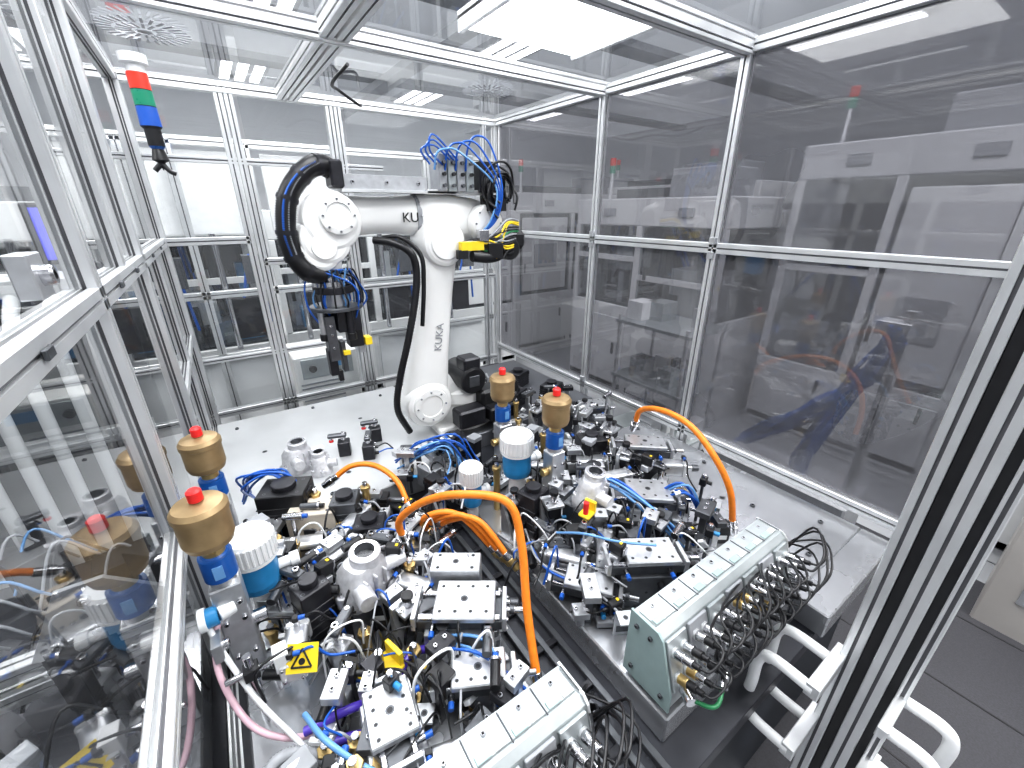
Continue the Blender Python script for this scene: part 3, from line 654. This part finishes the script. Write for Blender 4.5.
nutblock(.75,1.6,.78,.1,.14,.12,.12,BLK2,name='black_servo_motor'); nutblock(.6,1.48,.78,.3,.12,.1,.1); cyl_unit(.66,1.36,.8,.5,.2,.03); tower(.52,1.25,.78,.3,.15); manifold(.66,1.5,.9,.1,6)
casting(.12,1.95,.78,.5,1.2); casting(.2,1.86,.78,1.5,.9)
for x,y in((.33,1.95),(.42,1.85),(.5,2.0)): clamp(x,y,.78,random.random()*3,.11,BLK2)
for x,y in((1.25,1.6),(1.45,1.75),(1.1,1.7),(1.5,1.5),(1.35,1.95),(1.55,2.2),(1.3,2.4),(1.6,1.9),(1.65,1.6),(1.0,1.52)):
    random.choice([lambda:tower(x,y,.78,.3,.14),lambda:nutblock(x,y,.78,.4,.13,.1,.1,BLK2,name='black_servo_motor'),lambda:slide(x,y,.78,-.4,.2,.1,.07)])()
for a in((.1,.85,.24,.35,64,1,.16),(.32,.72,.12,.25,36,2,.14),(.1,1.3,.22,.2,46,3,.18),(.4,1.2,.12,.2,26,4,.12),(.85,.75,.2,.25,50,5,.18),(1.12,.8,.22,.28,54,6,.2),(.95,1.15,.25,.2,46,7,.2),(1.25,1.25,.2,.18,36,8,.2),(.65,1.45,.2,.2,36,9,.16),(1.4,1.65,.3,.25,34,10,.16),(.12,.52,.2,.12,26,11,.08)): fittings(*a)
o=O('sensor_stand'); o.M=TM(-.13,.84,.78)
o.cyl((0,0,0),(0,0,.22),.009,STEEL); o.box((0,0,.17),(.03,.03,.03),BLK); o.cyl((-.05,0,.17),(.06,0,.17),.007,STEEL); o.box((.06,-.01,.18),(.03,.04,.05),WPL); o.done()
def bundle(name,pts,k,spread,rad,ms,sd):
    o=O(name); rr=random.Random(sd)
    for i in range(k):
        q=[V(p)+V((rr.uniform(-1,1)*spread,rr.uniform(-1,1)*spread,rr.uniform(-.5,1)*spread)) for p in pts]; o.tube(q,rad,rr.choice(ms),6,6)
    o.done()
bundle('blue_air_tube_bundle',[(.5,1.6,.84),(.56,1.48,.96),(.66,1.42,.98),(.72,1.34,.84)],9,.035,.0045,[BLU,BLU,LBL],1)
bundle('blue_air_tube_bundle',[(-.1,1.7,.84),(-.08,1.6,.98),(.03,1.55,.98),(.08,1.45,.86)],7,.03,.0045,[BLU,BLU,DBL],2)
bundle('blue_air_tube_bundle',[(.98,.98,.86),(1.0,.86,.98),(1.06,.7,.95),(1.14,.6,.82)],6,.025,.0045,[BLU,BLU,LBL],3)
bundle('blue_air_tube_bundle',[(1.16,.8,.86),(1.2,.68,.98),(1.28,.6,.84)],5,.02,.0045,[BLU,LBL],4)
bundle('blue_air_tube_bundle',[(.25,.72,.88),(.33,.62,.9),(.38,.52,.82),(.42,.46,.8)],4,.02,.0045,[BLU,LBL],5)
bundle('blue_air_tube_bundle',[(.68,.92,.86),(.66,.78,.86),(.7,.62,.86),(.75,.52,.82)],4,.02,.004,[BLU,GRY,BLK],6)
for i,(cx,cy) in enumerate(((.1,.8),(.3,.85),(.1,1.2),(.35,1.1),(.85,.75),(1.1,.85),(.95,1.1),(1.2,1.1),(.0,1.0),(.2,.55),(.7,.85),(.62,1.35),(.2,.7),(1.0,.65))):
    rr=random.Random(50+i); o=O('cable_loops')
    for k in range(9):
        a=rr.uniform(0,6.28); d=V((math.cos(a),math.sin(a),0)); p=V((cx+rr.uniform(-.1,.1),cy+rr.uniform(-.1,.1),.8)); L=rr.uniform(.06,.16)
        o.tube([p,p+d*L*.2+V((0,0,rr.uniform(.06,.16))),p+d*L*.8+V((rr.uniform(-.03,.03),0,rr.uniform(.08,.18))),p+d*L+V((0,0,rr.uniform(0,.1)))],rr.choice([.0025,.003,.0035]),rr.choice([BLK,BLK,WPL,BLU,GRY,GRY,BLK,BLK,GRY]),6,6)
    o.done()
hose('purple_coolant_tube',[(-.06,.72,.84),(.02,.7,.86),(.12,.7,.84),(.2,.74,.86),(.28,.72,.84)],.010,PUR)
hose('purple_coolant_tube',[(-.08,.68,.83),(.02,.66,.83),(.08,.62,.83)],.010,PUR)
hose('pink_coolant_tube',[(-.17,.95,1.04),(-.19,.88,.96),(-.16,.8,.86),(-.1,.74,.83),(-.02,.7,.83)],.007,PNK)
hose('white_cable',[(-.19,.93,1.04),(-.17,.88,.98),(-.13,.80,.9),(-.08,.72,.84),(-.04,.64,.82)],.006,WPL)
hose('light_blue_air_tube',[(-.05,.7,.92),(-.02,.6,.95),(.05,.52,.9),(.12,.5,.85),(.2,.47,.84)],.006,LBL)
hose('light_blue_air_tube',[(.72,.8,.94),(.74,.7,1.0),(.8,.62,1.0),(.9,.56,.98)],.004,LBL)
hose('corrugated_conduit',[(-.18,.62,.82),(-.12,.68,.86),(-.05,.66,.84),(.0,.58,.82)],.013,GRY,rib=.08)

# ------------------------------------------------------------------ access door post with outer handles and their modelled reflection (right front)
o=O('door_1'); 
o.profile((1.12,.112,0),(1.12,.112,ZC),.05,.035); o.box((1.12,.083,1.2),(.04,.022,2.4),BLK); o.profile((1.12,.052,0),(1.12,.052,ZC),.05,.04); o.box((1.12,.024,1.2),(.04,.018,2.4),BLK); o.profile((1.12,.005,0),(1.12,.005,ZC),.05,.02)
o.box((1.14,.05,.74),(.07,.06,.24),ALU)
def dh(x,y0,y1,z1,z0):
    o.tube([(x,y0,z1),(x,y0+(y1-y0)*.75,z1),(x,y1,z1-.03),(x,y1,(z0+z1)/2),(x,y1,z0+.03),(x,y0+(y1-y0)*.75,z0),(x,y0,z0)],.014,WPL,16,8)
dh(1.11,.0,-.09,.84,.6); dh(1.0,.0,-.085,.84,.6); o.box((1.06,.0,.6),(.14,.03,.03),ALU); o.box((1.05,.005,.84),(.14,.02,.03),ALU)
dh(1.08,.13,.26,.84,.6); dh(.96,.13,.25,.84,.6); o.box((1.04,.13,.84),(.18,.03,.04),ALU); o.box((1.04,.13,.6),(.18,.03,.04),ALU)  # inner pair: solid tubes standing in for the handles' reflection in glass
o.done()

# ------------------------------------------------------------------ neighbouring machines
def machine(x,y,W,D,H,rz=0,bays=3,name='assembly_machine',sd=0,top=.5,z0=.84):
    rr=random.Random(sd); o=O(name); o.M=TM(x,y,0,rz)
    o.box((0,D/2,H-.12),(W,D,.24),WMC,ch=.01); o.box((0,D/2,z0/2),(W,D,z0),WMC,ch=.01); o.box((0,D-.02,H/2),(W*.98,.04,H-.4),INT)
    o.box((0,D/2,.05),(W*.98,D*.98,.1),DKST)
    z1=H-.24
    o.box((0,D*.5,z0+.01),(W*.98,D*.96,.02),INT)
    o.add([(-W/2+.05,.01,z0),(W/2-.05,.01,z0),(W/2-.05,.01,z1),(-W/2+.05,.01,z1)],[[0,1,2,3]],GCL)
    for i in range(bays+1):
        px=-W/2+.03+(W-.06)*i/bays; o.box((px,.02,(z0+z1)/2),(.06,.05,z1-z0),WMC,ch=.004); o.box((px,D-.05,(z0+z1)/2),(.06,.05,z1-z0),ALU)
    for i in range(bays):
        cx=-W/2+(i+.5)*W/bays
        if rr.random()<.3: o.box((cx,.0,(z0+z1)/2),(W/bays*.8,.03,(z1-z0)*.9),WMC,ch=.01); o.box((cx,-.02,z0+.5),(W/bays*.4,.02,.3),GRY)
        else: o.box((cx,.02,z0+(z1-z0)*rr.uniform(.35,.7)),(W/bays,.04,.05),WMC)
        o.box((cx,-.012,z0*.5),(W/bays*.86,.02,z0*.75),WMC,ch=.004); o.box((cx+W/bays*.3,-.03,.55),(.02,.02,.12),BLK)
        o.box((cx,-.012,.14),(W/bays*.9,.02,.05),DKST)
        o.box((cx+.05,-.012,H-.12),(.14,.02,.07),GRY); o.box((cx-W/bays*.36,-.0,z0+.35),(.03,.03,.12),BLK)
        for k in range(13):
            s_=V((rr.uniform(.05,.24),rr.uniform(.06,.3),rr.uniform(.05,.4))); o.box((cx+rr.uniform(-.35,.35)*W/bays,rr.uniform(.15,D-.2),z0+s_.z/2+rr.choice([0,0,.3,.6])*.6),s_,rr.choice([ALUP,DKST,BLK2,GRY,LGRY,CYA,BLK2,ALU,WMC]))
        o.cyl((cx-.1,D*.4,z0+.02),(cx-.1,D*.4,z0+rr.uniform(.4,.8)),.03,STEEL)
        for k in range(4): o.tube([(cx+rr.uniform(-.3,.3),D*.3,z0+.5),(cx+rr.uniform(-.3,.3),D*.25,z0+.9),(cx+rr.uniform(-.3,.3),D*.4,z0+.2)],.012,rr.choice([BLK,BLU,BLK]),6,6)
    o.box((W*.2,D*.5,H+.12),(W*.3,D*.5,.24),GRY,ch=.01); o.box((-W*.2,D*.5,H+.05),(W*.45,.12,.1),DKST); o.cyl((-W*.4,D*.3,H),(-W*.4,D*.3,H+.25),.02,ALU); o.cyl((-W*.4,D*.3,H+.25),(-W*.4,D*.3,H+.32),.03,LGG); o.cyl((-W*.4,D*.3,H+.32),(-W*.4,D*.3,H+.39),.03,LGR)
    o.done()
machine(-.9,4.1,2.4,1.0,1.95,0,3,sd=1); machine(1.7,4.3,2.6,1.0,1.9,0,3,sd=2); machine(4.6,4.6,2.8,1.0,2.1,0,3,sd=3)
machine(3.3,2.75,1.7,1.0,2.0,-math.pi/2,2,sd=5,z0=1.0); machine(3.9,1.1,1.3,.9,2.35,-math.pi/2,2,sd=11,z0=.7); machine(3.35,-.15,.9,.9,1.75,-math.pi/2,1,sd=14,z0=.95); machine(3.3,-1.8,1.8,1.1,2.6,-math.pi/2,2,sd=6)
machine(5.0,3.9,2.6,1.0,2.2,-math.pi/2,3,sd=9)
machine(-2.0,1.6,3.0,1.0,2.2,math.pi/2,5,sd=7); machine(-2.1,4.6,2.6,1.0,2.2,math.pi/2,4,sd=8)
o=O('parts_trolley'); o.M=TM(2.75,1.9,0)
for a in(-1,1):
    for b in(-1,1): o.cyl((a*.22,b*.3,.08),(a*.22,b*.3,1.15),.015,ALU); o.cyl((a*.22-.015,b*.3,.04),(a*.22+.015,b*.3,.04),.04,BLK)
for z in(.2,.65,1.1): o.box((0,0,z),(.48,.66,.025),LGRY)
rr=random.Random(5)
for i in range(14): o.box((rr.uniform(-.15,.15),rr.uniform(-.25,.25),rr.choice([.28,.73,1.18])),(rr.uniform(.08,.18),rr.uniform(.08,.18),.14),rr.choice([GRY,WPL,DKST,CYA,LGRY]))
o.done()
o=O('white_tube_rack'); 
for i in range(11):
    px=-.36-.085*i; o.tube([(px,1.75,.7),(px,1.75,1.3),(px,1.78,1.55),(px,1.9,1.66)],.018,WMC,12,6)
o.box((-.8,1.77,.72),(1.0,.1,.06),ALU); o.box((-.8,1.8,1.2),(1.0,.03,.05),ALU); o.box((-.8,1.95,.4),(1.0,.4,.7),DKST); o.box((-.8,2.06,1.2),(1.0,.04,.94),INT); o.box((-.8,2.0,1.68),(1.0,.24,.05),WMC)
o.done()
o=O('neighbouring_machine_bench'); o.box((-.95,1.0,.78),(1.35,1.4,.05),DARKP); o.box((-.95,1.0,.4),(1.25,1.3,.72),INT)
o.profile((-1.6,1.12,.965),(-.24,1.12,.965),.04,.04); o.profile((-1.6,1.12,.90),(-.24,1.12,.90),.04,.04)
o.prism([(-.52,0),(-.24,0),(-.24,.05),(-.36,.16),(-.44,.16)],(0,1.09,.985),(0,.012,0),X,UZ,ALUP)
for a,b in((-.47,.03),(-.4,.03),(-.3,.03),(-.4,.12)): o.bolt((a,1.09,.985+b),(0,-1,0),.012,STEEL)
rr=random.Random(12)
for i in range(44):
    s_=V((rr.uniform(.04,.14),rr.uniform(.04,.14),rr.uniform(.03,.2))); o.box((rr.uniform(-1.3,-.32),rr.uniform(.45,1.65),.805+s_.z/2),s_,rr.choice([ALUP,DKST,BLK2,GRY,BLK,BLK2]),(0,0,rr.random()))
for i in range(16):
    p=V((rr.uniform(-1.1,-.45),rr.uniform(.8,1.6),.85)); o.tube([p,p+V((.05,.1,.14)),p+V((.12,.1,.07)),p+V((.15,.15,-.03))],.004,rr.choice([LBL,BLK,GRY,GRY,BLK]),6,6)
o.done()
o=O('control_monitor'); o.M=TM(-.58,2.85,1.8,.5); o.box((0,0,0),(.15,.04,.26),BLK,ch=.008); o.box((0,-.022,0),(.12,.004,.22),SCR); o.cyl((0,.03,-.12),(0,.03,-.6),.025,GRY); o.cyl((0,.03,-.6),(0,.03,-1.8),.03,GRY); o.done()
o=O('control_cabinet'); o.M=TM(.50,3.25,0); o.box((0,0,.5),(.42,.4,.95),WHT,ch=.01); 
for i in range(10): o.box((-.05,-.202,.5+i*.03),(.28,.006,.012),GRY)
o.box((0,-.202,.88),(.34,.008,.14),LGRY); o.box((.08,-.206,.9),(.12,.006,.06),CYA); o.cyl((-.1,-.2,.88),(-.1,-.225,.88),.025,BLK); o.done()
o=O('neighbouring_cell_frame')
for x in(-.6,-.1,.32,.95,1.6,2.2): o.profile((x,3.62,0),(x,3.62,2.3),.05,.05)
for z in(2.3,1.35,.9): o.profile((-.8,3.62,z),(2.4,3.62,z),.05,.05)
for x in(-.35,.1,.62,1.28,1.9): o.box((x,3.66,.5),(.44,.02,.75),WMC)
for x,z in((.62,2.05),(.1,2.05),(-.35,2.05)): o.box((x,3.66,2.0),(.44,.02,.5),WPL)
for x in(-.35,.12,.62,1.28,1.9):
    o.box((x,3.75,1.15),(.2,.12,.3),BLK2); o.box((x+.1,3.72,1.5),(.12,.1,.2),DKST); o.cyl((x-.1,3.7,.92),(x-.1,3.7,1.8),.02,STEEL); o.tube([(x,3.7,1.3),(x+.1,3.68,1.6),(x+.15,3.7,1.1)],.01,BLU)
o.done()
bundle('blue_cable_bundle',[(2.4,.52,1.40),(2.42,.60,1.15),(2.42,.70,.98),(2.4,.88,.78),(2.4,1.05,.62)],22,.04,.009,[BLU,BLU,DBL],21)
bundle('blue_cable_bundle',[(2.4,.52,1.38),(2.44,.62,1.1),(2.42,.68,.9),(2.4,.72,.7),(2.42,.74,.5)],16,.04,.009,[BLU,BLU,DBL],22)
o=O('cable_support_post'); o.profile((2.42,.50,0),(2.42,.50,1.5)); o.box((2.42,.54,1.42),(.1,.12,.06),ALU); o.box((2.42,.50,.01),(.16,.16,.02),DKST); o.box((2.42,.8,.3),(.3,.7,.5),GRY,ch=.01); o.done()
o=O('machine_side_cabinet'); o.box((3.0,-.5,.5),(.5,.9,1.0),mat('beige_panel',(.5,.48,.46),.4,.2,.04,5),ch=.01); o.box((2.748,-.5,.3),(.006,.7,.2),GRY); o.done()
